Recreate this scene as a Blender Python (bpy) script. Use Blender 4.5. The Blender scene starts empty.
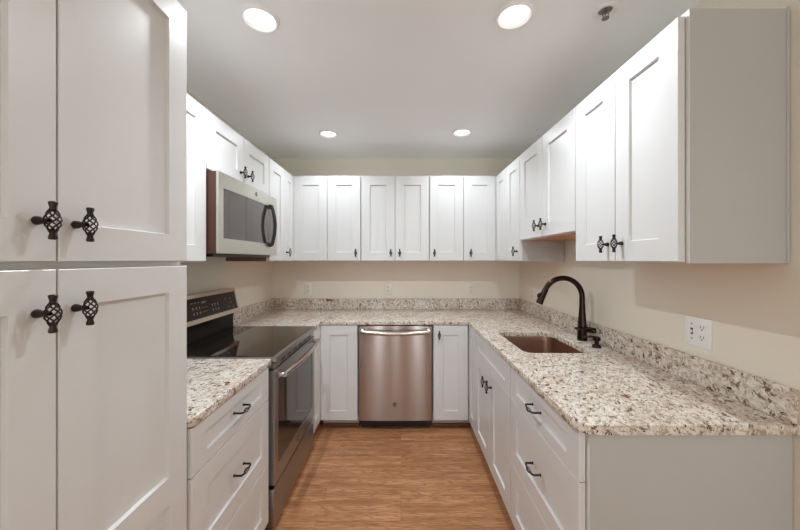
import bpy, bmesh, math, random
from mathutils import Vector, Matrix
PI = math.pi
S = bpy.context.scene
C = S.collection
random.seed(4)

# ------------------------------------------------------------------ camera
HC = 1.395
F = 320.0
cd = bpy.data.cameras.new('camera'); cam = bpy.data.objects.new('camera', cd); C.objects.link(cam)
cam.location = (0, 0, HC); cam.rotation_euler = (PI/2, 0, 0)
cd.sensor_width = 36; cd.lens = F/800*36
cd.shift_x = -1/800; cd.shift_y = -5/800
cd.clip_start = 0.02
S.camera = cam

# ------------------------------------------------------------------ view, world, lights
S.view_settings.view_transform = 'Standard'
S.view_settings.look = 'None'
S.view_settings.gamma = 1
S.view_settings.use_curve_mapping = False
S.view_settings.exposure = 0.63
S.cycles.max_bounces = 16; S.cycles.diffuse_bounces = 12; S.cycles.glossy_bounces = 6
w = bpy.data.worlds.new('world'); S.world = w; w.use_nodes = True
w.node_tree.nodes['Background'].inputs[0].default_value = (0.86, 0.93, 1.0, 1)
w.node_tree.nodes['Background'].inputs[1].default_value = 1.0
LAMP_W = 5.6
LAMP_C = (0.855, 0.93, 0.995)
LAMP_SCALE = [1.25, 0.92, 0.48, 0.48]
CEIL = 2.425
LAMPS = [(-0.600, 1.362), (0.476, 1.343), (-0.590, 2.600), (0.490, 2.571)]
ADDED_LAMPS = [(-0.60, -0.50), (0.48, -0.50), (-0.60, -2.2), (0.48, -2.2)]  # extra lamps added out of view as weak fill

def area(name, loc, rot, size, energy, color, shape='RECTANGLE', size_y=None):
    l = bpy.data.lights.new(name, 'AREA'); l.shape = shape; l.size = size
    if size_y: l.size_y = size_y
    l.energy = energy; l.color = color
    o = bpy.data.objects.new(name, l); C.objects.link(o)
    o.location = loc; o.rotation_euler = rot
    return o
# added fill lights, set at three made-up windows behind the camera
ADDED_WINS = [(-.95, -.67), (-.20, -.04), (.58, .86)]  # made-up narrow windows, spaced to streak the dishwasher reflection
WZ0, WZ1 = .35, 2.15
for a_, b_ in ADDED_WINS:
    wd = b_-a_-.05
    area('window_daylight', ((a_+b_)/2, -3.93, 1.25), (PI/2, 0, 0), wd, 3*wd, (0.78, 0.90, 1.0), 'RECTANGLE', 1.7)
    area('window_ground_bounce', ((a_+b_)/2, -3.90, 1.25), (math.radians(128), 0, 0), wd, 56*wd, (0.80, 0.92, 1.0), 'RECTANGLE', 1.6)  # tilted up, added to brighten the ceiling

# ------------------------------------------------------------------ materials
def mat(name, color=(.8,.8,.8), rough=.5, metal=0.0, spec=.5, **kw):
    m = bpy.data.materials.new(name); m.use_nodes = True
    b = m.node_tree.nodes['Principled BSDF']
    b.inputs['Base Color'].default_value = (*color, 1)
    b.inputs['Roughness'].default_value = rough
    b.inputs['Metallic'].default_value = metal
    b.inputs['Specular IOR Level'].default_value = spec
    for k, v in kw.items(): b.inputs[k.replace('_', ' ')].default_value = v
    return m

def nd(m, t, **kw):
    n = m.node_tree.nodes.new(t)
    for k, v in kw.items(): setattr(n, k, v)
    return n
def lk(m, a, b): m.node_tree.links.new(a, b)
def bsdf(m): return m.node_tree.nodes['Principled BSDF']
def coords(m, scale=(1,1,1), rot=(0,0,0)):
    t = nd(m, 'ShaderNodeTexCoord'); mp = nd(m, 'ShaderNodeMapping')
    mp.inputs['Scale'].default_value = scale; mp.inputs['Rotation'].default_value = rot
    lk(m, t.outputs['Object'], mp.inputs['Vector']); return mp.outputs['Vector']
def noise(m, vec, scale, detail=3, rough=.5, dist=0):
    n = nd(m, 'ShaderNodeTexNoise'); n.inputs['Scale'].default_value = scale
    n.inputs['Detail'].default_value = detail; n.inputs['Roughness'].default_value = rough
    n.inputs['Distortion'].default_value = dist
    lk(m, vec, n.inputs['Vector']); return n.outputs['Fac']
def ramp(m, fac, stops, interp='LINEAR'):
    r = nd(m, 'ShaderNodeValToRGB'); r.color_ramp.interpolation = interp
    e = r.color_ramp.elements
    while len(e) < len(stops): e.new(.5)
    for i, (p, c) in enumerate(stops):
        e[i].position = p; e[i].color = (*c, 1) if len(c) == 3 else c
    lk(m, fac, r.inputs['Fac']); return r.outputs['Color']
def mix(m, fac, a, b, blend='MIX'):
    n = nd(m, 'ShaderNodeMix'); n.data_type = 'RGBA'; n.blend_type = blend
    if isinstance(fac, float): n.inputs[0].default_value = fac
    else: lk(m, fac, n.inputs[0])
    for i, v in ((6, a), (7, b)):
        if isinstance(v, tuple): n.inputs[i].default_value = (*v, 1)
        else: lk(m, v, n.inputs[i])
    return n.outputs[2]
def bump(m, h, strength=.2, dist=.002):
    b = nd(m, 'ShaderNodeBump'); b.inputs['Strength'].default_value = strength
    b.inputs['Distance'].default_value = dist
    lk(m, h, b.inputs['Height']); lk(m, b.outputs['Normal'], bsdf(m).inputs['Normal'])
g = lambda v: (v, v, v)

def paint(name, col, rough, bs=.05, sc=180):
    m = mat(name, col, rough)
    v = coords(m)
    c = ramp(m, noise(m, v, 3.0, 2), [(0.3, tuple(x*.985 for x in col)), (0.7, col)])
    lk(m, c, bsdf(m).inputs['Base Color'])
    bump(m, noise(m, v, sc, 2), bs, .001)
    return m
M_WALL = paint('beige_wall_paint', (.81, .765, .66), .75)
M_CEIL = paint('ceiling_paint', (.90, .915, .925), .8)
M_CAB = paint('white_cabinet_paint', (.715, .71, .70), .34, .02)
M_CABSHADE = paint('cabinet_side_paint', (.50, .495, .485), .4, .02)  # cabinet white darkened, shade of the end panels put into the colour
M_TRIM = paint('white_trim_paint', (.80, .79, .77), .4)
M_PLATE = mat('outlet_plastic', (.86, .86, .85), .3)
M_SLOT = mat('outlet_slot', (.05, .045, .04), .5)
M_BRONZE = mat('oil_rubbed_bronze', (.030, .019, .014), .30, .55)
M_FAUCET = mat('bronze_faucet', (.030, .015, .011), .22, .7)
M_BLACK = mat('black_enamel', (.010, .009, .009), .5, 0, .25)
M_BLACKPL = mat('black_plastic', (.02, .018, .016), .35)
M_GLASS = mat('black_glass', (.018, .013, .010), .05, 0, 1.0, IOR=1.62)
M_PANEL = mat('panel_glass', (.012, .009, .008), .12, 0, .4)
M_OVENG = mat('oven_glass', (.030, .022, .018), .05, 0, .55, IOR=1.5)
M_MWG = mat('microwave_glass', (.05, .034, .029), .06, 0, 1.0, IOR=1.6)
M_MARK = mat('panel_markings', (.62, .60, .56), .5)
M_BADGE = mat('badge_metal', (.10, .085, .075), .35, .6)
M_MWSIDE = mat('brown_enamel', (.085, .030, .020), .4)
M_WOODIN = None

def steel(name, col, rough, grain=(1, 260, 260), amt=.025, aniso=0.0, bs=.02):
    m = mat(name, col, rough, 1.0)
    v = coords(m, grain)
    n = noise(m, v, 1.0, 3)
    lk(m, ramp(m, n, [(.3, tuple(c*(1-amt) for c in col)), (.7, col)]), bsdf(m).inputs['Base Color'])
    lk(m, ramp(m, n, [(.3, g(rough*.97)), (.7, g(rough*1.03))]), bsdf(m).inputs['Roughness'])
    bsdf(m).inputs['Anisotropic'].default_value = aniso; bsdf(m).inputs['Anisotropic Rotation'].default_value = .25 if aniso > .6 else 0
    return m
M_STEEL = steel('brushed_steel', (.40, .385, .375), .36)
M_STEELV = steel('dishwasher_steel', (.40, .34, .315), .20, (1, 260, 260), .01, 1.0)
M_HANDLE = steel('handle_steel', (.62, .575, .54), .18)
M_MWSTEEL = steel('microwave_steel', (.62, .60, .53), .30, amt=.0)
M_SINK = steel('sink_steel', (.42, .27, .21), .32, (2, 200, 200))

def granite():
    m = mat('speckled_granite', (.6, .55, .48), .10, 0, .5)
    t = nd(m, 'ShaderNodeTexCoord')
    mp = nd(m, 'ShaderNodeMapping'); mp.inputs['Scale'].default_value = (1, 1, 1.0); mp.inputs['Rotation'].default_value = (.3, .2, .6)
    lk(m, t.outputs['Object'], mp.inputs['Vector'])
    st = nd(m, 'ShaderNodeMapping'); st.inputs['Scale'].default_value = (1.0, .62, .75); lk(m, mp.outputs['Vector'], st.inputs['Vector'])
    # warp
    nw = nd(m, 'ShaderNodeTexNoise'); nw.inputs['Scale'].default_value = 26; nw.inputs['Detail'].default_value = 3
    lk(m, st.outputs['Vector'], nw.inputs['Vector'])
    sub = nd(m, 'ShaderNodeVectorMath', operation='MULTIPLY_ADD'); sub.inputs[1].default_value = (.03, .03, .03)
    lk(m, nw.outputs['Color'], sub.inputs[0]); lk(m, st.outputs['Vector'], sub.inputs[2])
    V = sub.outputs['Vector']
    base = ramp(m, noise(m, V, 11, 5, .65), [(.30, (.36, .265, .19)), (.43, (.58, .48, .38)), (.56, (.76, .71, .63)), (.72, (.48, .37, .28))])
    vo = nd(m, 'ShaderNodeTexVoronoi'); vo.inputs['Scale'].default_value = 120; lk(m, V, vo.inputs['Vector'])
    cell = ramp(m, vo.outputs['Color'], [(.12, (.36, .26, .19)), (.32, (.64, .56, .46)), (.70, (.88, .86, .81))])
    c = mix(m, .5, base, cell)
    gy = ramp(m, noise(m, V, 78, 5, .7), [(.54, g(0)), (.60, g(.85))])
    c = mix(m, gy, c, (.40, .30, .215))
    br = ramp(m, noise(m, V, 52, 5, .7, .4), [(.57, g(0)), (.615, g(1))])
    c = mix(m, br, c, (.19, .115, .078))
    dk = ramp(m, noise(m, V, 80, 4, .65, .8), [(.60, g(0)), (.63, g(1))])
    c = mix(m, dk, c, (.055, .034, .022))
    rd = ramp(m, noise(m, V, 14, 3, .5, .2), [(.715, g(0)), (.735, g(1))])
    c = mix(m, rd, c, (.25, .085, .035))
    lk(m, c, bsdf(m).inputs['Base Color'])
    return m
M_GRAN = granite()

def floor_mat():
    m = mat('oak_plank_floor', (.5, .25, .1), .42, 0, .4)
    v = coords(m)
    # plank id
    b = nd(m, 'ShaderNodeTexBrick'); b.offset = .37; b.offset_frequency = 2; b.squash = 1
    b.inputs['Color1'].default_value = (0, 0, 0, 1); b.inputs['Color2'].default_value = (1, 1, 1, 1)
    b.inputs['Mortar'].default_value = (.5, .5, .5, 1)
    b.inputs['Scale'].default_value = 1; b.inputs['Mortar Size'].default_value = .0009
    b.inputs['Brick Width'].default_value = 1.22; b.inputs['Row Height'].default_value = .19
    lk(m, v, b.inputs['Vector'])
    off = nd(m, 'ShaderNodeVectorMath', operation='MULTIPLY_ADD'); off.inputs[1].default_value = (7.3, 3.1, 0)
    lk(m, b.outputs['Color'], off.inputs[0]); lk(m, v, off.inputs[2])
    V = off.outputs['Vector']
    s1 = nd(m, 'ShaderNodeMapping'); s1.inputs['Scale'].default_value = (1.6, 11, 1); lk(m, V, s1.inputs['Vector'])
    n1 = noise(m, s1.outputs['Vector'], 1.1, 3, .5, .3)
    mm = nd(m, 'ShaderNodeMath', operation='MULTIPLY'); mm.inputs[1].default_value = 13; lk(m, n1, mm.inputs[0])
    fr = nd(m, 'ShaderNodeMath', operation='PINGPONG'); fr.inputs[1].default_value = .5; lk(m, mm.outputs[0], fr.inputs[0])
    s2 = nd(m, 'ShaderNodeMapping'); s2.inputs['Scale'].default_value = (9, 190, 1); lk(m, V, s2.inputs['Vector'])
    n2 = noise(m, s2.outputs['Vector'], 1, 4, .6)
    s3 = nd(m, 'ShaderNodeMapping'); s3.inputs['Scale'].default_value = (2.2, 22, 1); lk(m, V, s3.inputs['Vector'])
    n3 = noise(m, s3.outputs['Vector'], 1, 4, .6)
    c = ramp(m, n3, [(.28, (.32, .135, .056)), (.5, (.53, .255, .115)), (.75, (.70, .375, .19))])
    c = mix(m, ramp(m, fr.outputs[0], [(0, g(.65)), (.20, g(0))]), c, (.30, .125, .048))
    c = mix(m, ramp(m, n2, [(.38, g(.65)), (.56, g(0))]), c, (.27, .115, .045))
    tint = ramp(m, b.outputs['Color'], [(0, (.86, .84, .83)), (1, (1.08, 1.08, 1.1))])
    c = mix(m, 1.0, c, tint, 'MULTIPLY')
    c = mix(m, ramp(m, b.outputs['Fac'], [(0, g(0)), (1, g(.6))]), c, (.14, .06, .025))
    lk(m, c, bsdf(m).inputs['Base Color'])
    bump(m, n2, .08, .001)
    return m
M_FLOOR = floor_mat()

def wood(name, c1, c2, rough=.5, sc=(3, 3, 40)):
    m = mat(name, c1, rough)
    v = coords(m, sc)
    lk(m, ramp(m, noise(m, v, 1.5, 4, .6, .4), [(.3, c1), (.7, c2)]), bsdf(m).inputs['Base Color'])
    return m
M_UNDER = wood('orange_birch', (.52, .19, .075), (.62, .26, .11), .45, (3, 30, 3))
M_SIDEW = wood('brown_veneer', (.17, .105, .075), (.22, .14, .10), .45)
M_SHOE = wood('stained_shoe_moulding', (.16, .062, .026), (.22, .09, .038), .45, (3, 30, 30))

# ------------------------------------------------------------------ mesh helpers
def B(): return bmesh.new()
def box(bm, x0, x1, y0, y1, z0, z1, bev=0.0, seg=1, mi=0):
    r = bmesh.ops.create_cube(bm, size=1)
    vs = r['verts']
    for v in vs:
        v.co = Vector(((x0+x1)/2 + v.co.x*(x1-x0), (y0+y1)/2 + v.co.y*(y1-y0), (z0+z1)/2 + v.co.z*(z1-z0)))
    fs = set(f for v in vs for f in v.link_faces)
    for f in fs: f.material_index = mi
    if bev > 0:
        es = list(set(e for v in vs for e in v.link_edges))
        bmesh.ops.bevel(bm, geom=es, offset=bev, segments=seg, affect='EDGES', profile=.5)
def prism(bm, pts, x0, x1, mi=0, axis='x'):
    """pts: (a,b) outline; extruded along axis. axis x: (y,z); y: (x,z); z: (x,y)"""
    def P(a, b, t):
        return {'x': (t, a, b), 'y': (a, t, b), 'z': (a, b, t)}[axis]
    A = [bm.verts.new(P(a, b, x0)) for a, b in pts]
    D = [bm.verts.new(P(a, b, x1)) for a, b in pts]
    fs = [bm.faces.new(A), bm.faces.new(D[::-1])]
    n = len(pts)
    for i in range(n):
        fs.append(bm.faces.new((A[i], D[i], D[(i+1) % n], A[(i+1) % n])))
    for f in fs: f.material_index = mi
    bmesh.ops.recalc_face_normals(bm, faces=fs)
def tube(bm, pts, r, n=10, mi=0, caps=True):
    pts = [Vector(p) for p in pts]
    if not hasattr(r, '__len__'): r = [r]*len(pts)
    t0 = (pts[1]-pts[0]).normalized()
    up = Vector((0, 0, 1)) if abs(t0.z) < .9 else Vector((1, 0, 0))
    nrm = (up - t0*up.dot(t0)).normalized()
    rings = []
    for i, p in enumerate(pts):
        t = ((pts[min(i+1, len(pts)-1)] - pts[max(i-1, 0)])).normalized()
        nrm = (nrm - t*nrm.dot(t)).normalized()
        b = t.cross(nrm)
        rings.append([bm.verts.new(p + (nrm*math.cos(2*PI*k/n) + b*math.sin(2*PI*k/n))*r[i]) for k in range(n)])
    fs = []
    for i in range(len(rings)-1):
        for k in range(n):
            fs.append(bm.faces.new((rings[i][k], rings[i][(k+1) % n], rings[i+1][(k+1) % n], rings[i+1][k])))
    if caps:
        fs.append(bm.faces.new(rings[0][::-1])); fs.append(bm.faces.new(rings[-1]))
    for f in fs: f.smooth = True; f.material_index = mi
    bmesh.ops.recalc_face_normals(bm, faces=fs)
def lathe(bm, prof, n=24, M=Matrix.Identity(4), mi=0):
    """prof: (r, h) pairs around local z"""
    rings = []
    for r, h in prof:
        if r < 1e-6: rings.append([bm.verts.new(M @ Vector((0, 0, h)))])
        else: rings.append([bm.verts.new(M @ Vector((r*math.cos(2*PI*k/n), r*math.sin(2*PI*k/n), h))) for k in range(n)])
    fs = []
    for a, b in zip(rings, rings[1:]):
        for k in range(n):
            k2 = (k+1) % n
            if len(a) == 1 and len(b) == 1: continue
            if len(a) == 1: fs.append(bm.faces.new((a[0], b[k], b[k2])))
            elif len(b) == 1: fs.append(bm.faces.new((a[k], b[0], a[k2])))
            else: fs.append(bm.faces.new((a[k], b[k], b[k2], a[k2])))
    for f in fs: f.smooth = True; f.material_index = mi
    bmesh.ops.recalc_face_normals(bm, faces=fs)
def smooth_by_angle(me, ang=35):
    me.shade_smooth() if hasattr(me, 'shade_smooth') else None
    try: me.set_sharp_from_angle(angle=math.radians(ang))
    except Exception: pass
def obj(name, bm, mats, parent=None, loc=None, rot=None, smooth=True):
    me = bpy.data.meshes.new(name); bm.to_mesh(me); bm.free()
    if not isinstance(mats, (list, tuple)): mats = [mats]
    for m in mats: me.materials.append(m)
    if smooth: smooth_by_angle(me)
    o = bpy.data.objects.new(name, me); C.objects.link(o)
    if parent: o.parent = parent
    if loc: o.location = loc
    if rot: o.rotation_euler = rot
    return o
def use(name, me, parent, loc, rot=(0, 0, 0)):
    o = bpy.data.objects.new(name, me); C.objects.link(o); o.parent = parent; o.location = loc; o.rotation_euler = rot
    return o
def thing(name, label, cat, loc=(0, 0, 0), rz=0, group=None):
    o = bpy.data.objects.new(name, None); C.objects.link(o); o.empty_display_size = .05
    o.location = loc; o.rotation_euler = (0, 0, rz); o['label'] = label; o['category'] = cat
    if group: o['group'] = group
    return o
def tag(o, label, cat, group=None):
    o['label'] = label; o['category'] = cat
    if group: o['group'] = group
    return o
def struct(name, bm, m):
    o = obj(name, bm, m, smooth=False); o['kind'] = 'structure'; return o
def text_into(bm, body, size, M, mi=0, ext=.0004):
    cu = bpy.data.curves.new('t', 'FONT'); cu.body = body; cu.size = size; cu.extrude = ext
    cu.align_x = 'CENTER'; cu.align_y = 'CENTER'; cu.resolution_u = 3
    to = bpy.data.objects.new('t', cu); C.objects.link(to)
    bpy.context.view_layer.update()
    me = bpy.data.meshes.new_from_object(to.evaluated_get(bpy.context.evaluated_depsgraph_get()))
    me.transform(M)
    k = len(bm.faces); bm.from_mesh(me); bm.faces.ensure_lookup_table()
    for f in bm.faces[k:]: f.material_index = mi
    bpy.data.objects.remove(to); bpy.data.meshes.remove(me); bpy.data.curves.remove(cu)
FRONT = Matrix.Rotation(PI/2, 4, 'X')          # text / lathe axis facing -Y
def T(x, y, z): return Matrix.Translation((x, y, z))

# ------------------------------------------------------------------ room shell
XL, XR, YB, YF = -1.302, 1.197, 3.242, -4.0
bm = B(); box(bm, XL-.15, XR+.15, YF-.15, YB+.15, -.08, 0); struct('floor', bm, M_FLOOR)
bm = B(); box(bm, XL-.15, XR+.15, YF-.15, YB+.15, CEIL, CEIL+.1)
ceil = struct('ceiling', bm, M_CEIL)
bm = B(); box(bm, XL-.12, XR+.12, YB, YB+.12, 0, CEIL); struct('wall_back', bm, M_WALL)
bm = B(); box(bm, XL-.12, XL, YF, YB, 0, CEIL); struct('wall_left', bm, M_WALL)
bm = B(); box(bm, XR, XR+.12, YF, YB, 0, CEIL); struct('wall_right', bm, M_WALL)
bm = B()   # unseen wall behind the camera, with openings for the three added windows
xs_ = [XL-.12] + [v for ab in ADDED_WINS for v in ab] + [XR+.12]
for q in range(0, len(xs_), 2): box(bm, xs_[q], xs_[q+1], YF-.12, YF, 0, CEIL)
for a_, b_ in ADDED_WINS:
    box(bm, a_, b_, YF-.12, YF, 0, WZ0); box(bm, a_, b_, YF-.12, YF, WZ1, CEIL)
struct('wall_front', bm, M_WALL)
for q, (a_, b_) in enumerate(ADDED_WINS):
    bm = B()
    for c_ in ((a_, a_+.025, WZ0, WZ1), (b_-.025, b_, WZ0, WZ1), (a_+.025, b_-.025, WZ0, WZ0+.03), (a_+.025, b_-.025, WZ1-.03, WZ1)):
        box(bm, c_[0], c_[1], YF-.09, YF-.03, c_[2], c_[3])
    struct('window_%d' % (q+1), bm, M_TRIM)  # frames of the added, unseen windows
for i, (x0, x1) in enumerate(((XL, XL+.013), (XR-.013, XR))):
    bm = B(); box(bm, x0, x1, YF, .2 if i == 0 else .93, 0, .1, .003); struct('baseboard_left' if i == 0 else 'baseboard_right', bm, M_TRIM)

# ------------------------------------------------------------------ cabinet hardware
def knob_mesh():
    bm = B()
    # stem out of the door (towards -Y)
    lathe(bm, [(0, 0), (.0075, 0), (.0085, .002), (.0075, .008), (.0050, .015), (.0040, .022), (.004, .027)], 14, FRONT)
    yc = -.032; L = .0225; R = .0116
    nW = 6
    for k in range(nW):
        pts = []
        for i in range(15):
            u = i/14; z = -L + 2*L*u
            r = .0035 + (R-.0035)*math.sin(PI*u)**1.1
            a = 2*PI*k/nW + 1.35*PI*(u-.5)
            pts.append((r*math.cos(a), yc + r*math.sin(a), z))
        tube(bm, pts, .0015, 6)
    for s in (1, -1):
        MM = T(0, yc, s*L*.72) @ (Matrix.Identity(4) if s == 1 else Matrix.Rotation(PI, 4, 'X'))
        lathe(bm, [(0, 0), (.0048, 0), (.0046, .004), (.0050, .009), (.0062, .013), (.0067, .0165), (.0055, .0185), (0, .019)], 14, MM)
    me = bpy.data.meshes.new('knob'); bm.to_mesh(me); bm.free(); me.materials.append(M_BRONZE); me.shade_smooth()
    return me
def pull_mesh():
    bm = B(); h = .038; y = -.032
    tube(bm, [(-h, 0, 0), (-h, y+.006, 0), (-h+.002, y+.002, 0), (-h+.008, y, -.001), (-.020, y, -.004), (-.016, y, -.004)], .0040, 8)
    tube(bm, [(h, 0, 0), (h, y+.006, 0), (h-.002, y+.002, 0), (h-.008, y, -.001), (.020, y, -.004), (.016, y, -.004)], .0040, 8)
    for k in range(6):
        pts = []
        for i in range(11):
            u = i/10; r = .002 + .0065*math.sin(PI*u); a = 2*PI*k/6 + 1.3*PI*u
            pts.append((-.018+.036*u, y + r*math.cos(a), -.004 + r*math.sin(a)))
        tube(bm, pts, .0013, 5)
    for s in (-1, 1): lathe(bm, [(0, -.0005), (.0062, -.0005), (.0068, .0008), (.0045, .003)], 12, T(s*h, 0, 0) @ FRONT)
    me = bpy.data.meshes.new('pull'); bm.to_mesh(me); bm.free(); me.materials.append(M_BRONZE); me.shade_smooth()
    return me
KNOB, PULL = knob_mesh(), pull_mesh()

def shaker(w, h, t=.0205, sw=.076, rw=.076, mids=()):
    """shaker front: frame with recessed panel; local x 0..w, z 0..h, front face y=-t, back y=0"""
    bm = B(); c = .0015; rec = .010; sl = .0025
    # frame pieces as a single stepped surface: build one solid per field between rails
    zs = [0, h]
    holes = []
    lo = rw
    for (m0, m1) in mids: holes.append((lo, m0)); lo = m1
    holes.append((lo, h-rw))
    def V(x, y, z): return bm.verts.new((x, y, z))
    # outer shell with chamfered front edge
    o_b = [V(0, 0, 0), V(w, 0, 0), V(w, 0, h), V(0, 0, h)]
    o_m = [V(0, -t+c, 0), V(w, -t+c, 0), V(w, -t+c, h), V(0, -t+c, h)]
    bm.faces.new(o_b)
    for i in range(4): bm.faces.new((o_b[i], o_m[i], o_m[(i+1) % 4], o_b[(i+1) % 4]))
    F_ = [V(c, -t, c), V(w-c, -t, c), V(w-c, -t, h-c), V(c, -t, h-c)]
    for i in range(4): bm.faces.new((o_m[i], F_[i], F_[(i+1) % 4], o_m[(i+1) % 4]))
    # front frame faces: bands
    zl = [c]
    for a, b in holes: zl += [a, b]
    zl.append(h-c)
    xs = [c, sw, w-sw, w-c]
    grid = {}
    for j, z in enumerate(zl):
        for i, x in enumerate(xs):
            if (i, j) == (0, 0): v = F_[0]
            elif (i, j) == (3, 0): v = F_[1]
            elif (i, j) == (3, len(zl)-1): v = F_[2]
            elif (i, j) == (0, len(zl)-1): v = F_[3]
            else: v = V(x, -t, z)
            grid[i, j] = v
    for j in range(len(zl)-1):
        for i in range(3):
            if i == 1 and j % 2 == 1: 
                q = [grid[1, j], grid[2, j], grid[2, j+1], grid[1, j+1]]
                x0, x1, z0, z1 = sw, w-sw, zl[j], zl[j+1]
                p = [V(x0+.001, -t+rec*.35, z0+.001), V(x1-.001, -t+rec*.35, z0+.001), V(x1-.001, -t+rec*.35, z1-.001), V(x0+.001, -t+rec*.35, z1-.001)]
                r = [V(x0+sl, -t+rec, z0+sl), V(x1-sl, -t+rec, z0+sl), V(x1-sl, -t+rec, z1-sl), V(x0+sl, -t+rec, z1-sl)]
                for k in range(4):
                    bm.faces.new((q[k], q[(k+1) % 4], p[(k+1) % 4], p[k]))
                    bm.faces.new((p[k], p[(k+1) % 4], r[(k+1) % 4], r[k]))
                bm.faces.new(r)
            else:
                bm.faces.new((grid[i, j], grid[i+1, j], grid[i+1, j+1], grid[i, j+1]))
    bmesh.ops.remove_doubles(bm, verts=bm.verts[:], dist=1e-6)
    bmesh.ops.recalc_face_normals(bm, faces=bm.faces[:])
    return bm

def carcass(root, w, h, d, z0=0, toe=False, under=None, near=None, hollow=False, near_left=True):
    """body box local x 0..w, y 0..d. 'under' material for the underside, 'near' for one side"""
    bm = B(); mats = [M_CAB, under or M_CAB, near or M_CABSHADE]
    if hollow:
        t = .018; zt = .10
        box(bm, 0, t, 0, d, zt, h); box(bm, w-t, w, 0, d, zt, h); box(bm, t, w-t, d-t, d, zt, h)
        box(bm, t, w-t, 0, d-t, zt, zt+t); box(bm, t, w-t, 0, t, h-.165, h-.15); box(bm, t, w-t, 0, t, h-.03, h)
        box(bm, w/2-.02, w/2+.02, 0, t, zt+t, h-.165)
    elif toe:
        prism(bm, [(0, .10), (0, h), (d, h), (d, 0), (.075, 0), (.075, .10)], 0, w)
    else:
        box(bm, 0, w, 0, d, z0, z0+h, .0008)
    bm.normal_update()
    for f in bm.faces:
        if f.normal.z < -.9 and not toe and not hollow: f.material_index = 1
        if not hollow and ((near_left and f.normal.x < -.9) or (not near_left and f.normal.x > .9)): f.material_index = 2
    obj('body', bm, mats, root)

def front(root, kind, x0, x1, z0, z1, hw=None, rw=.076, mids=(), sw=.076):
    wd, h = x1-x0, z1-z0
    o = obj(kind, shaker(wd, h, sw=sw, rw=rw, mids=mids), M_CAB, root, (x0, -.0028, z0))
    for k in (hw or []):
        if k[0] == 'knob': use('knob', KNOB, o, (k[1], -.0205, k[2]))
        else: use('pull', PULL, o, (k[1], -.0205, k[2]))
    return o

DB, DT, BB, BT = 1.390, 2.156, 1.385, 2.170      # upper doors / bodies
R90 = PI/2
E = .045   # knob inset from the meeting edge
KB = .070  # knob height above the door bottom
UG = 'white shaker wall cabinets'
BG = 'white shaker base cabinets'

# ---- tall pantry (left foreground). local x = world Y
pt = thing('pantry_cabinet', 'tall white pantry cabinet in the left foreground with four shaker doors', 'cabinet', (-.690, .235, 0), R90)
carcass(pt, .765, 2.175, .608, toe=True, near_left=False)
for (a, b, kx) in ((.005, .3845, .3795-.036), (.3885, .762, .030)):
    front(pt, 'door', a, b, 1.392, 2.168, [('knob', kx, .075)])
    front(pt, 'door', a, b, .105, 1.377, [('knob', kx, 1.272-.080)], mids=((.584, .665),))

# ---- wall cabinets
def upper(label, loc, rz, w, zb, fronts, d=.300, **kw):
    r = thing('wall_cabinet', label, 'cabinet', (loc[0], loc[1], zb-.005), rz)
    carcass(r, w, BT-zb+.005, d, under=M_UNDER, **kw)
    for (a, b, kx) in fronts:
        hw = [('knob', kx-a, KB)] if kx is not None else []
        front(r, 'door', a, b, .005, DT-zb+.005, hw)
    return r
# left run (origin at the near end)
upper('white wall cabinet between the tall pantry and the microwave', (-1.0005, 1.004, 0), R90, .604, DB, [(.003, .300, .255), (.304, .601, .349)], near_left=True)
upper('short white two-door wall cabinet above the microwave', (-1.0005, 1.611, 0), R90, .760, 1.857, [(.004, .378, .378-E), (.382, .756, .382+E)])
upper('white wall cabinet right of the microwave, in the left back corner', (-1.0005, 2.374, 0), R90, .864, DB, [(.004, .306, None), (.310, .545, .310+E)], near=M_SIDEW)
# back run
upper('leftmost two-door cabinet of the three on the back wall, one knob only', (-.9775, 2.941, 0), 0, .611, DB, [(.001, .302, None), (.306, .607, .607-.040)])
upper('middle cabinet of the three on the back wall, knobs meeting in the centre', (-.3655, 2.941, 0), 0, .624, DB, [(.004, .3095, .3095-.036), (.3135, .620, .3135+.040)])
upper('rightmost two-door cabinet of the three on the back wall, knobs on both left edges', (.2595, 2.941, 0), 0, .607, DB, [(.004, .309, .004+.040), (.313, .605, .313+.060)])
# right run (origin at the far end, local x towards the camera)
upper('white wall cabinet in the right back corner with one knob', (.8885, 3.240, 0), -R90, .908, DB, [(.327, .607, None), (.611, .904, .904-E)], near_left=False, near=M_CABSHADE)
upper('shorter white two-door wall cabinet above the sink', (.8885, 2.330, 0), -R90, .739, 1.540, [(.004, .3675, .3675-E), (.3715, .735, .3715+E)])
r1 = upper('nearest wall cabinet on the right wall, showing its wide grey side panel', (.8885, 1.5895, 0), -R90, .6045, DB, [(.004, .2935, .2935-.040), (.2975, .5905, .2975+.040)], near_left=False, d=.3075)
bm = B(); box(bm, .6047, .607, .296, .3065, 0, BT-BB+.005, .001); obj('scribe_strip', bm, M_CABSHADE, r1)

# ---- base cabinets
ZT = .8665
def base(label, loc, rz, w, fronts, d=.618, tk=(0, 0), **kw):
    r = thing('base_cabinet', label, 'cabinet', (loc[0], loc[1], 0), rz)
    carcass(r, w, ZT, d, toe=not kw.get('hollow'), **kw)
    for f in fronts: front(r, *f)
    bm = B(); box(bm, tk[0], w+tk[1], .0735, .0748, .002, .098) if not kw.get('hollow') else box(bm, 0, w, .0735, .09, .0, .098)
    obj('toe_kick', bm, M_CABSHADE, r)
    return r
def drawers(a, b):
    c = (b-a)/2
    return [('drawer', a, b, .706, .862, [('pull', c, .084)], .045), ('drawer', a, b, .387, .702, [('pull', c, .157)]), ('drawer', a, b, .092, .383, [('pull', c, .150)])]
base('white three-drawer base cabinet on the left between pantry and range', (-.682, 1.004, 0), R90, .596, drawers(.004, .588))
base('narrow white base cabinet in the left corner just past the range', (-.678, 2.374, 0), R90, .862, [('door', .006, .224, .092, .862, None, .076, (), .06)], tk=(0, 0))
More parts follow.
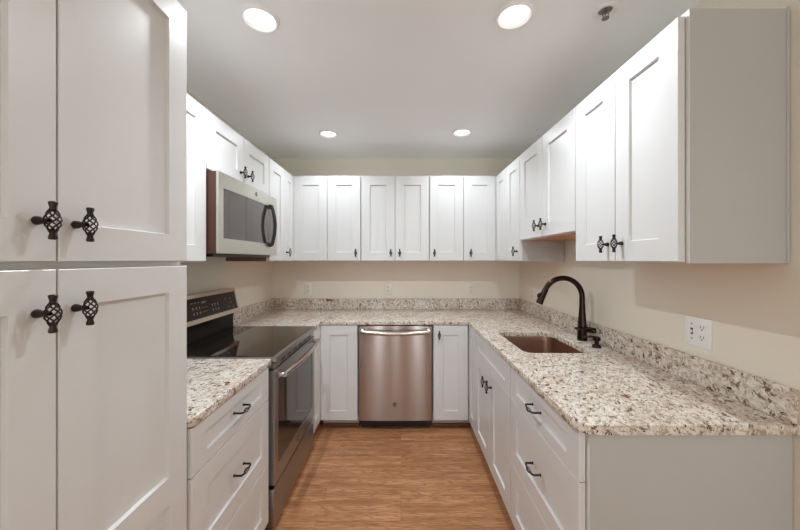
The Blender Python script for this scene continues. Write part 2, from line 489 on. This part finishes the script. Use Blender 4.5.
base('white single-door base cabinet left of the dishwasher, without a knob', (-.657, 2.624, 0), 0, .304, [('door', .002, .300, .092, .862)])
base('white single-door base cabinet right of the dishwasher with a knob at top left', (.262, 2.624, 0), 0, .292, [('door', .006, .281, .092, .862, [('knob', .040, .770-.072)])], tk=(0, .094))
base('narrow white base cabinet in the right corner before the sink cabinet', (.5755, 3.236, 0), -R90, .858, [('door', .634, .852, .092, .862, None, .076, (), .06)])
base('white sink base cabinet with two knobbed doors below a blank panel', (.5755, 2.377, 0), -R90, .758, [
    ('false_front', .004, .754, .706, .862, None, .045),
    ('door', .004, .377, .092, .702, [('knob', .373-E, .610-.085)]), ('door', .381, .754, .092, .702, [('knob', E, .610-.085)])], hollow=True)
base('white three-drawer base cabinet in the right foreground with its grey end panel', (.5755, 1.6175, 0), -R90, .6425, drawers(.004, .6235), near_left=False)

# ------------------------------------------------------------------ countertops
ZC0, ZC1 = .868, .900
def slab(name, outlines, z0, z1, m, parent=None, bev=.0035):
    cu = bpy.data.curves.new('s', 'CURVE'); cu.dimensions = '2D'; cu.fill_mode = 'BOTH'
    cu.extrude = (z1-z0)/2 - bev; cu.bevel_depth = bev; cu.bevel_resolution = 2; cu.offset = -bev
    for pts in outlines:
        s = cu.splines.new('POLY'); s.points.add(len(pts)-1)
        for p, q in zip(s.points, pts): p.co = (q[0], q[1], 0, 1)
        s.use_cyclic_u = True
    to = bpy.data.objects.new('s', cu); C.objects.link(to); bpy.context.view_layer.update()
    me = bpy.data.meshes.new_from_object(to.evaluated_get(bpy.context.evaluated_depsgraph_get()))
    me.transform(T(0, 0, (z0+z1)/2)); me.name = name
    bpy.data.objects.remove(to); me.materials.clear(); me.materials.append(m)
    smooth_by_angle(me, 40)
    o = bpy.data.objects.new(name, me); C.objects.link(o)
    if parent: o.parent = parent
    return o
def rrect(x0, x1, y0, y1, r, n=6, ccw=True):
    p = []
    for cx, cy, a0 in ((x1-r, y1-r, 0), (x0+r, y1-r, 90), (x0+r, y0+r, 180), (x1-r, y0+r, 270)):
        for i in range(n+1):
            a = math.radians(a0 + 90*i/n); p.append((cx+r*math.cos(a), cy+r*math.sin(a)))
    return p if ccw else p[::-1]
def arc(cx, cy, r, a0, a1, n=6): return [(cx+r*math.cos(math.radians(a0+(a1-a0)*i/n)), cy+r*math.sin(math.radians(a0+(a1-a0)*i/n))) for i in range(n+1)]
outline = [(XL+.001, 2.372), (-.668, 2.372)] + arc(-.658, 2.382, .010, -90, 0, 3) + [(-.648, 2.590)] + [(-.640, 2.597), (.538, 2.597), (.546, 2.589)]
outline += [(.536, 1.010), (.537, .998), (.541, .986), (.549, .975), (.561, .966), (.575, .961), (.590, .959), (XR-.001, .959), (XR-.001, YB-.001), (XL+.001, YB-.001)]
SX0, SX1, SY0, SY1 = .664, 1.030, 1.705, 2.205
ct = thing('countertop', 'U-shaped speckled cream and brown granite countertop around the sink', 'countertop', (0, 0, 0))
slab('worktop', [outline, rrect(SX0, SX1, SY0, SY1, .055, ccw=False)], ZC0, ZC1, M_GRAN, ct)
ST = 1.006
bm = B(); box(bm, XL+.001, XR-.001, YB-.021, YB-.001, ZC1+.0003, ST, .0015); tag(obj('backsplash', bm, M_GRAN), 'speckled granite backsplash strip along the back wall, below three outlets', 'backsplash')
bm = B(); box(bm, XR-.0205, XR-.001, .962, YB-.0215, ZC1+.0003, ST, .0015); tag(obj('backsplash', bm, M_GRAN), 'speckled granite backsplash strip along the right wall, behind the faucet', 'backsplash')
bm = B(); box(bm, XL+.001, XL+.0205, 2.374, YB-.0215, ZC1+.0003, ST, .0015); tag(obj('backsplash', bm, M_GRAN), 'short granite backsplash strip on the left wall, just past the range', 'backsplash')
ct2 = thing('countertop', 'short granite countertop over the left drawers, between pantry and range', 'countertop', (0, 0, 0))
slab('worktop', [[(XL+.001, 1.002), (-.682, 1.002)] + arc(-.672, 1.026, .022, -80, 0, 5) + arc(-.656, 1.602, .006, 0, 90, 2) + [(XL+.001, 1.608)]], ZC0, ZC1, M_GRAN, ct2)
bm = B(); box(bm, XL+.001, XL+.0205, 1.004, 1.607, ZC1+.0003, ST, .0015); obj('backsplash', bm, M_GRAN, ct2)

# sink
sk = thing('sink', 'brown metal undermount sink basin set into the granite', 'sink', ((SX0+SX1)/2, (SY0+SY1)/2, .66))
def ring(bm, o, r, z, n=6):
    cx, cy = (SX0+SX1)/2, (SY0+SY1)/2
    return [bm.verts.new((x-cx, y-cy, z-.66)) for x, y in rrect(SX0-o, SX1+o, SY0-o, SY1+o, r, n)]
bm = B()
rs = [ring(bm, .025, .075, .8675), ring(bm, .004, .057, .8675), ring(bm, .002, .055, .855), ring(bm, -.008, .05, .72), ring(bm, -.014, .05, .70), ring(bm, -.030, .04, .686), ring(bm, -.06, .03, .683)]
for a, b in zip(rs, rs[1:]):
    for k in range(len(a)): bm.faces.new((a[k], a[(k+1) % len(a)], b[(k+1) % len(a)], b[k]))
bm.faces.new(rs[-1])
bmesh.ops.recalc_face_normals(bm, faces=bm.faces[:])
for f in bm.faces: f.normal_flip() if False else None
bw = obj('basin', bm, M_SINK, sk)
so = bw.modifiers.new('thick', 'SOLIDIFY'); so.thickness = .0015; so.offset = -1
bm = B(); lathe(bm, [(0, .0245), (.03, .0245), (.038, .026), (.042, .0248), (.042, .0238)], 24); obj('drain', bm, M_HANDLE, sk)

# faucet
fc = thing('faucet', 'dark bronze gooseneck kitchen faucet behind the sink', 'faucet', (1.118, 1.975, ZC1))
bm = B(); ac, ar = (-.118, .265), .118
pts = [(0, 0, z) for z in (0, .012, .03, .06, .075, .10, .14, .18, .22, .255)]
rad = [.0285, .0285, .027, .027, .0265, .025, .0215, .0185, .0168, .0162]
for i in range(25):
    a = math.radians(155*i/24); pts.append((ac[0]+ar*math.cos(a), 0, ac[1]+ar*math.sin(a))); rad.append(.0158)
tube(bm, pts, rad, 20); obj('gooseneck', bm, M_FAUCET, fc)
e = Vector(pts[-1]); dr = Vector((-math.sin(math.radians(155)), 0, math.cos(math.radians(155))))
bm = B(); tube(bm, [e+dr*t for t in (0, .003, .02, .06, .092, .098, .099)], [.0165, .0175, .0178, .0195, .0212, .0205, .0], 20); obj('spray_head', bm, M_FAUCET, fc)
bm = B(); nn = Vector((-dr.z, 0, dr.x)); nn = nn if nn.x < 0 else -nn
c0 = e+dr*.050
tube(bm, [c0+nn*.012-dr*.012, c0+nn*.022-dr*.010, c0+nn*.028, c0+nn*.022+dr*.012, c0+nn*.012+dr*.014], [.006, .008, .008, .007, .005], 8); obj('spray_button', bm, M_BRONZE, fc)
bm = B(); tube(bm, [(.012, -.012, .070), (.03, -.030, .070), (.050, -.045, .069), (.056, -.049, .069)], [.019, .018, .017, .012], 16)
tube(bm, [(.03, -.040, .072), (.0, -.045, .078), (-.035, -.045, .081), (-.062, -.042, .083), (-.070, -.041, .083)], [.010, .0065, .0055, .0075, .004], 10); obj('lever_handle', bm, M_FAUCET, fc)
sd = thing('soap_dispenser', 'small dark bronze soap dispenser on the granite beside the faucet', 'soap dispenser', (1.108, 1.812, ZC1))
bm = B(); lathe(bm, [(0, 0), (.024, 0), (.024, .006), (.020, .014), (.011, .020), (.011, .034), (.017, .038), (.021, .046), (.020, .056), (.012, .062), (0, .063)], 20); obj('pump', bm, M_FAUCET, sd)
bm = B(); tube(bm, [(0, 0, .052), (-.03, .01, .060), (-.055, .018, .058), (-.068, .022, .050)], [.009, .007, .006, .0055], 10); obj('nozzle', bm, M_FAUCET, sd)

# ------------------------------------------------------------------ logo badge
def badge(parent, x, y, z, r):
    bm = B(); lathe(bm, [(0, 0), (r, 0), (r, .0012), (r*.9, .002), (r*.84, .0014), (0, .0014)], 28, FRONT, 0)
    text_into(bm, 'GE', r*1.05, T(0, -.0018, 0) @ FRONT, 1)
    return obj('badge', bm, [M_BADGE, M_MARK], parent, (x, y, z))

# ------------------------------------------------------------------ range (local x = world Y, front at -y)
rg = thing('range', 'stainless electric range with black glass cooktop between left drawers and corner', 'range', (-.640, 1.6125, 0), R90)
W = .756
bm = B(); box(bm, .003, W-.003, .045, .655, .03, .880, .002); obj('body', bm, M_BLACK, rg)
bm = B(); prism(bm, rrect(0, W, -.012, .60, .012, 4), .881, .9045, axis='z'); obj('cooktop_frame', bm, M_STEEL, rg)
bm = B(); box(bm, .012, W-.012, .010, .596, .9046, .9080, .001); obj('cooktop_glass', bm, M_GLASS, rg)
# vent trim under the cooktop
bm = B(); box(bm, .011, W-.006, .004, .045, .842, .870, .001)
for k in range(6):
    x = .10 + k*.098
    for zz in (.848, .858): box(bm, x, x+.075, .0032, .0045, zz, zz+.006, 0, 1, 1)
obj('vent_trim', bm, [M_STEEL, M_BLACK], rg)
# oven door
bm = B(); d0, d1 = .248, .836
wx0, wx1, wz0, wz1 = .060, .700, .335, .775
box(bm, .011, wx0, 0, .04, d0, d1, .002); box(bm, wx1, W-.004, 0, .04, d0, d1, .002)
box(bm, wx0, wx1, 0, .04, d0, wz0, .0); box(bm, wx0, wx1, 0, .04, wz1, d1, .0)
dr_ = obj('oven_door', bm, M_STEEL, rg)
bm = B(); box(bm, wx0+.001, wx1-.001, .003, .03, wz0+.001, wz1-.001); obj('window', bm, M_OVENG, dr_)
bm = B(); n = 24
pts = [(.035+(W-.07)*i/n, -.040-.016*math.sin(PI*i/n), .806) for i in range(n+1)]
tube(bm, pts, .0145, 12)
for x in (.045, W-.045): box(bm, x-.014, x+.014, -.040, .001, .796, .818, .004, 2)
obj('handle', bm, M_HANDLE, dr_)
badge(dr_, W/2, 0, .288, .017)
bm = B()
for zz in (.818, .806): lathe(bm, [(0, 0), (.0032, 0), (.0032, .0006), (0, .0006)], 10, T(.016, 0, zz) @ FRONT)
obj('vent_hole', bm, M_BLACK, dr_)
bm = B(); box(bm, .011, W-.004, .006, .045, .035, .226, .003, 2); obj('storage_drawer', bm, M_STEEL, rg)
for x in (.04, W-.04):
    for y in (.10, .60):
        bm = B(); lathe(bm, [(0, 0), (.018, 0), (.018, .03), (0, .03)], 12, T(x, y, 0)); obj('foot', bm, M_BLACKPL, rg)
# rear guard + control panel
bm = B(); prism(bm, [(.600, .900), (.597, .915), (.600, .95), (.598, .99), (.588, 1.02), (.655, 1.02), (.655, .900)], .004, W-.004); obj('rear_guard', bm, M_BLACK, rg)
A_, Bv = Vector((.553, 1.020)), Vector((.592, 1.186))
bm = B(); prism(bm, [(.553, 1.020), (.592, 1.186), (.600, 1.190), (.655, 1.190), (.655, 1.0205), (.56, 1.0165)], .0, W)
cp = obj('control_panel', bm, M_HANDLE, rg)
u = (Bv-A_).normalized(); nrm = Vector((-u.y, u.x)); Ln = (Bv-A_).length
def slant(bm, x0, x1, t0, t1, off, th, mi=0):
    p = [A_+u*t0+nrm*off, A_+u*t1+nrm*off, A_+u*t1+nrm*(off+th), A_+u*t0+nrm*(off+th)]
    prism(bm, [tuple(q) for q in p], x0, x1, mi)
bm = B(); slant(bm, .018, W-.022, .026, Ln-.020, .0002, .002); dsp = obj('touch_panel', bm, M_PANEL, cp)
bm = B(); rnd = random.Random(7)
def mk(x, t, wx, wt): slant(bm, x-wx/2, x+wx/2, t-wt/2, t+wt/2, .0024, .0004)
# fine legends of the touch keys
for gx in (.10, .25, .44):
    for r_ in range(2):
        for k in range(3):
            mk(gx+k*.030, .062+r_*.030, .009, .007); mk(gx+k*.030, .052+r_*.030, .014, .0022)
for k in range(3): mk(.25+k*.03, .122, .018, .003)
for k in range(2):
    mk(.36, .060+k*.026, .060, .0015)
for k in range(4): mk(.345+k*.010, .118, .006, .010)
for t_, x in ((.05, .62), (.08, .66), (.11, .60), (.11, .66), (.045, .68), (.12, .70)): mk(x, t_, .010, .006)
obj('printed_markings', bm, mat('faint_print', (.34, .32, .29), .5), cp)

# ------------------------------------------------------------------ microwave
mw = thing('microwave', 'stainless over-the-range microwave mounted under the short left cabinet', 'microwave', (-.920, 1.6135, 1.425), R90)
W = .756; H = .420
bm = B(); prism(bm, [(.0135, .004), (.0135, H), (.378, H), (.378, .012), (.20, .0)], .001, W-.001); obj('body', bm, M_MWSIDE, mw)
bm = B()   # door with a gentle bow, window opening
def bowed(x0, x1, z0, z1, yf, yb, n=12):
    for i in range(n):
        a, b = x0+(x1-x0)*i/n, x0+(x1-x0)*(i+1)/n
        ya = yf - .010*math.sin(PI*max(0, min(1, a/W))); yb_ = yf - .010*math.sin(PI*max(0, min(1, b/W)))
        vs = [bm.verts.new(c) for c in ((a, ya, z0), (b, yb_, z0), (b, yb_, z1), (a, ya, z1), (a, yb, z0), (b, yb, z0), (b, yb, z1), (a, yb, z1))]
        fl = [(0, 1, 2, 3), (4, 7, 6, 5), (0, 4, 5, 1), (3, 2, 6, 7)]
        if i == 0: fl.append((0, 3, 7, 4))
        if i == n-1: fl.append((1, 5, 6, 2))
        for f in fl: bm.faces.new([vs[k] for k in f])
mx0, mx1, mz0, mz1 = .042, .690, .082, .342
bowed(0, mx0, 0.004, H, 0, .012, 2); bowed(mx1, W, 0.004, H, 0, .012, 3)
bowed(mx0, mx1, .004, mz0, 0, .012); bowed(mx0, mx1, mz1, H, 0, .012)
bmesh.ops.remove_doubles(bm, verts=bm.verts[:], dist=1e-5); bmesh.ops.recalc_face_normals(bm, faces=bm.faces[:])
md = obj('door', bm, M_MWSTEEL, mw)
bm = B(); bowed(mx0+.0005, mx1-.0005, mz0+.0005, mz1-.0005, .002, .011)
bmesh.ops.remove_doubles(bm, verts=bm.verts[:], dist=1e-5); bmesh.ops.recalc_face_normals(bm, faces=bm.faces[:]); obj('window', bm, M_MWG, md)
bm = B()
hx = .605
pts = [(hx, -.008, .070)] + [(hx, -.026-.022*math.sin(PI*i/16), .075+.265*i/16) for i in range(17)] + [(hx, -.008, .345)]
tube(bm, pts, [.012]+[.0115]*17+[.012], 12)
for zz in (.078, .337): box(bm, hx-.016, hx+.016, -.03, .0, zz-.012, zz+.012, .003)
obj('handle', bm, M_BLACKPL, md)
badge(md, .400, -.010, .384, .013)
bm = B()
for k in range(6): box(bm, .696+k*.007, .700+k*.007, -.0035, .001, .030, .038)
obj('lettering', bm, M_MARK, md)
bm = B(); box(bm, .02, W-.02, .04, .36, -.010, .0035, .002); 
for k in range(14): box(bm, .05+k*.047, .085+k*.047, .07, .14, -.012, -.009)
obj('vent_grille', bm, M_BLACKPL, mw)

# ------------------------------------------------------------------ dishwasher
dw = thing('dishwasher', 'stainless dishwasher with bowed bar handle under the back counter', 'dishwasher', (-.348, 2.603, 0), 0)
W = .604
bm = B(); box(bm, .006, W-.006, .045, .58, .10, .862, .002); box(bm, .02, W-.02, .10, .56, 0, .10); obj('body', bm, M_BLACK, dw)
bm = B()
N = 20; prev = None   # gently bowed front
for i in range(N+1):
    x = .006+(W-.012)*i/N; y = -.004*math.sin(PI*i/N)-.002*math.sin(PI*i/N)**.3 if 0 < i < N else 0
    cur = [bm.verts.new((x, y, .089)), bm.verts.new((x, y, .860)), bm.verts.new((x, .04, .860)), bm.verts.new((x, .04, .089))]
    if prev:
        for k in range(4): bm.faces.new((prev[k], prev[(k+1) % 4], cur[(k+1) % 4], cur[k]))
    else: bm.faces.new(cur)
    prev = cur
bm.faces.new(prev[::-1]); bmesh.ops.recalc_face_normals(bm, faces=bm.faces[:])
dd = obj('door', bm, M_STEELV, dw)
bm = B(); n = 28
pts = [(.022, -.002, .838), (.024, -.022, .830)]+[(.026+(W-.052)*i/n, -.036-.022*math.sin(PI*i/n), .814-.006*math.sin(PI*i/n)) for i in range(n+1)]+[(W-.024, -.022, .830), (W-.022, -.002, .838)]
tube(bm, pts, [.018, .018]+[.0175]*(n+1)+[.018, .018], 16)
for x in (.034, W-.034): box(bm, x-.016, x+.016, -.044, .0, .812, .846, .006, 2)
obj('handle', bm, M_HANDLE, dd)
badge(dd, W/2-.004, -.005, .222, .016)
bm = B(); box(bm, .010, W-.010, .072, .09, .004, .088); obj('toe_kick', bm, M_BLACKPL, dw)

# shoe moulding along the toe kicks
def shoe(name, x0, x1, y0, y1):
    bm = B(); box(bm, x0, x1, y0, y1, .0005, .024, .004, 2); struct(name, bm, M_SHOE)
shoe('trim_1', -.660, -.350, 2.680, 2.6965)
shoe('trim_2', .262, .63, 2.680, 2.6965)
shoe('trim_3', .632, .6485, .99, 2.679)
shoe('trim_4', -.7545, -.738, 1.01, 1.60)

# ------------------------------------------------------------------ outlets
M_PLATE2 = mat('ivory_outlet_plastic', (.80, .77, .71), .4)
def outlet(label, loc, rz, w=.076, h=.118, gangs=('duplex',)):
    M_PLATE = M_PLATE2 if len(gangs) == 1 else globals()['M_PLATE']
    r = thing('wall_outlet', label, 'outlet', loc, rz)
    bm = B(); box(bm, -w/2, w/2, -.006, -.0005, -h/2, h/2, .002, 2); p = obj('plate', bm, M_PLATE, r)
    for i, gk in enumerate(gangs):
        cx = (i-(len(gangs)-1)/2)*.046
        if gk == 'duplex':
            for s in (1, -1):
                bm = B()
                prism(bm, [(cx+.0165*math.cos(a)*1.0, s*.0195+max(-.0125, min(.0125, .0165*math.sin(a)))) for a in [2*PI*k/28 for k in range(28)]], -.0078, -.005, axis='y')
                box(bm, cx-.0075, cx-.0052, -.0083, -.0076, s*.0195-.001, s*.0195+.008, 0, 1, 1)
                box(bm, cx+.0052, cx+.0075, -.0083, -.0076, s*.0195-.001, s*.0195+.008, 0, 1, 1)
                lathe(bm, [(0, 0), (.003, 0), (.003, .0006), (0, .0006)], 10, T(cx, -.0077, s*.0195-.0065) @ FRONT, 1)
                obj('socket', bm, [M_PLATE, M_SLOT], r)
        else:
            bm = B(); box(bm, cx-.0055, cx+.0055, -.0068, -.0055, -.013, .013, 0, 1, 1)
            prism(bm, [(-.006, -.003), (-.017, -.009), (-.018, -.004), (-.006, .006)], cx-.0042, cx+.0042)
            for s in (1, -1): lathe(bm, [(0, 0), (.003, 0), (.0025, .001), (0, .001)], 10, T(cx, -.0058, s*.030) @ FRONT, 1)
            obj('toggle_switch', bm, [M_PLATE, M_SLOT], r)
    return r
k = YB/F
outlet('white wall outlet on the left of the back wall', ((308-401)*k, YB, 1.102), 0)
outlet('cream wall outlet in the centre of the back wall', ((388-401)*k, YB, 1.102), 0, w=.070)
outlet('white wall outlet on the right of the back wall', ((471-401)*k, YB, 1.098), 0)
outlet('small outlet on the right wall far behind the faucet spout', (XR, 2.90, 1.088), -R90)
outlet('large white plate with switch and outlet above the right foreground counter', (XR, 1.288, 1.105), -R90, w=.116, h=.118, gangs=('toggle', 'duplex'))

# ------------------------------------------------------------------ ceiling fixtures
M_LENS = mat('lamp_lens', (1, 1, 1), .4)
bsdf(M_LENS).inputs['Emission Color'].default_value = (1, .97, .92, 1); bsdf(M_LENS).inputs['Emission Strength'].default_value = 2.2
M_TRIMR = mat('lamp_trim', (.88, .88, .87), .35)
def downlight(x, y, label, e=LAMP_W):
    r = thing('recessed_light', label, 'ceiling light', (x, y, CEIL), 0, 'recessed ceiling lights')
    bm = B(); lathe(bm, [(.056, -.0006), (.060, -.006), (.066, -.013), (.070, -.014), (.076, -.009), (.079, -.0003)], 40); obj('trim_ring', bm, M_TRIMR, r)
    bm = B(); lathe(bm, [(0, -.0010), (.0557, -.0012), (.0557, -.0004), (0, -.0004)], 40); obj('lens', bm, M_LENS, r)
    ld = bpy.data.lights.new('lamp_glow', 'SPOT'); ld.energy = e*4.6; ld.color = LAMP_C
    ld.spot_size = math.radians(160); ld.spot_blend = .9; ld.shadow_soft_size = .016
    l = bpy.data.objects.new('lamp_glow', ld); C.objects.link(l); l.location = (0, 0, -.019); l.parent = r
for (x, y), sc_, lb in zip(LAMPS, LAMP_SCALE, ('lit recessed light in the ceiling, front left, nearest the pantry', 'lit recessed light in the ceiling, front right, beside the sprinkler', 'lit recessed light in the ceiling at the back left', 'lit recessed light in the ceiling at the back right')):
    downlight(x, y, lb, LAMP_W*sc_)
for (x, y), lb in zip(ADDED_LAMPS, ('recessed light behind the camera, left of the nearer pair', 'recessed light behind the camera, right of the nearer pair', 'recessed light far behind the camera on the left', 'recessed light far behind the camera on the right')):
    downlight(x, y, lb, LAMP_W*.14)

sp = thing('fire_sprinkler', 'small round ceiling fire sprinkler beside the front right light', 'sprinkler', (.842, 1.318, CEIL))
bm = B(); lathe(bm, [(.026, -.001), (.027, -.006), (.036, -.008), (.045, -.004), (.046, -.0003)], 32); obj('escutcheon', bm, M_TRIMR, sp)
M_CHR = mat('sprinkler_metal', (.30, .29, .28), .3, .8)
bm = B(); lathe(bm, [(0, -.0005), (.026, -.0005), (.026, -.0012), (0, -.0012)], 24); obj('recess', bm, M_CHR, sp)
bm = B(); lathe(bm, [(0, 0), (.009, 0), (.008, .012), (0, .012)], 12, T(0, 0, -.013))
for s in (-1, 1): tube(bm, [(s*.007, 0, -.010), (s*.013, 0, -.018), (s*.009, 0, -.028), (0, 0, -.033)], .0022, 6)
lathe(bm, [(0, -.034), (.014, -.034), (.014, -.036), (0, -.036)], 16); obj('sprinkler_head', bm, M_CHR, sp)
bm = B(); tube(bm, [(0, 0, -.012), (0, 0, -.032)], .002, 6); obj('glass_bulb', bm, mat('bulb_glass', (.35, .20, .17), .1), sp)
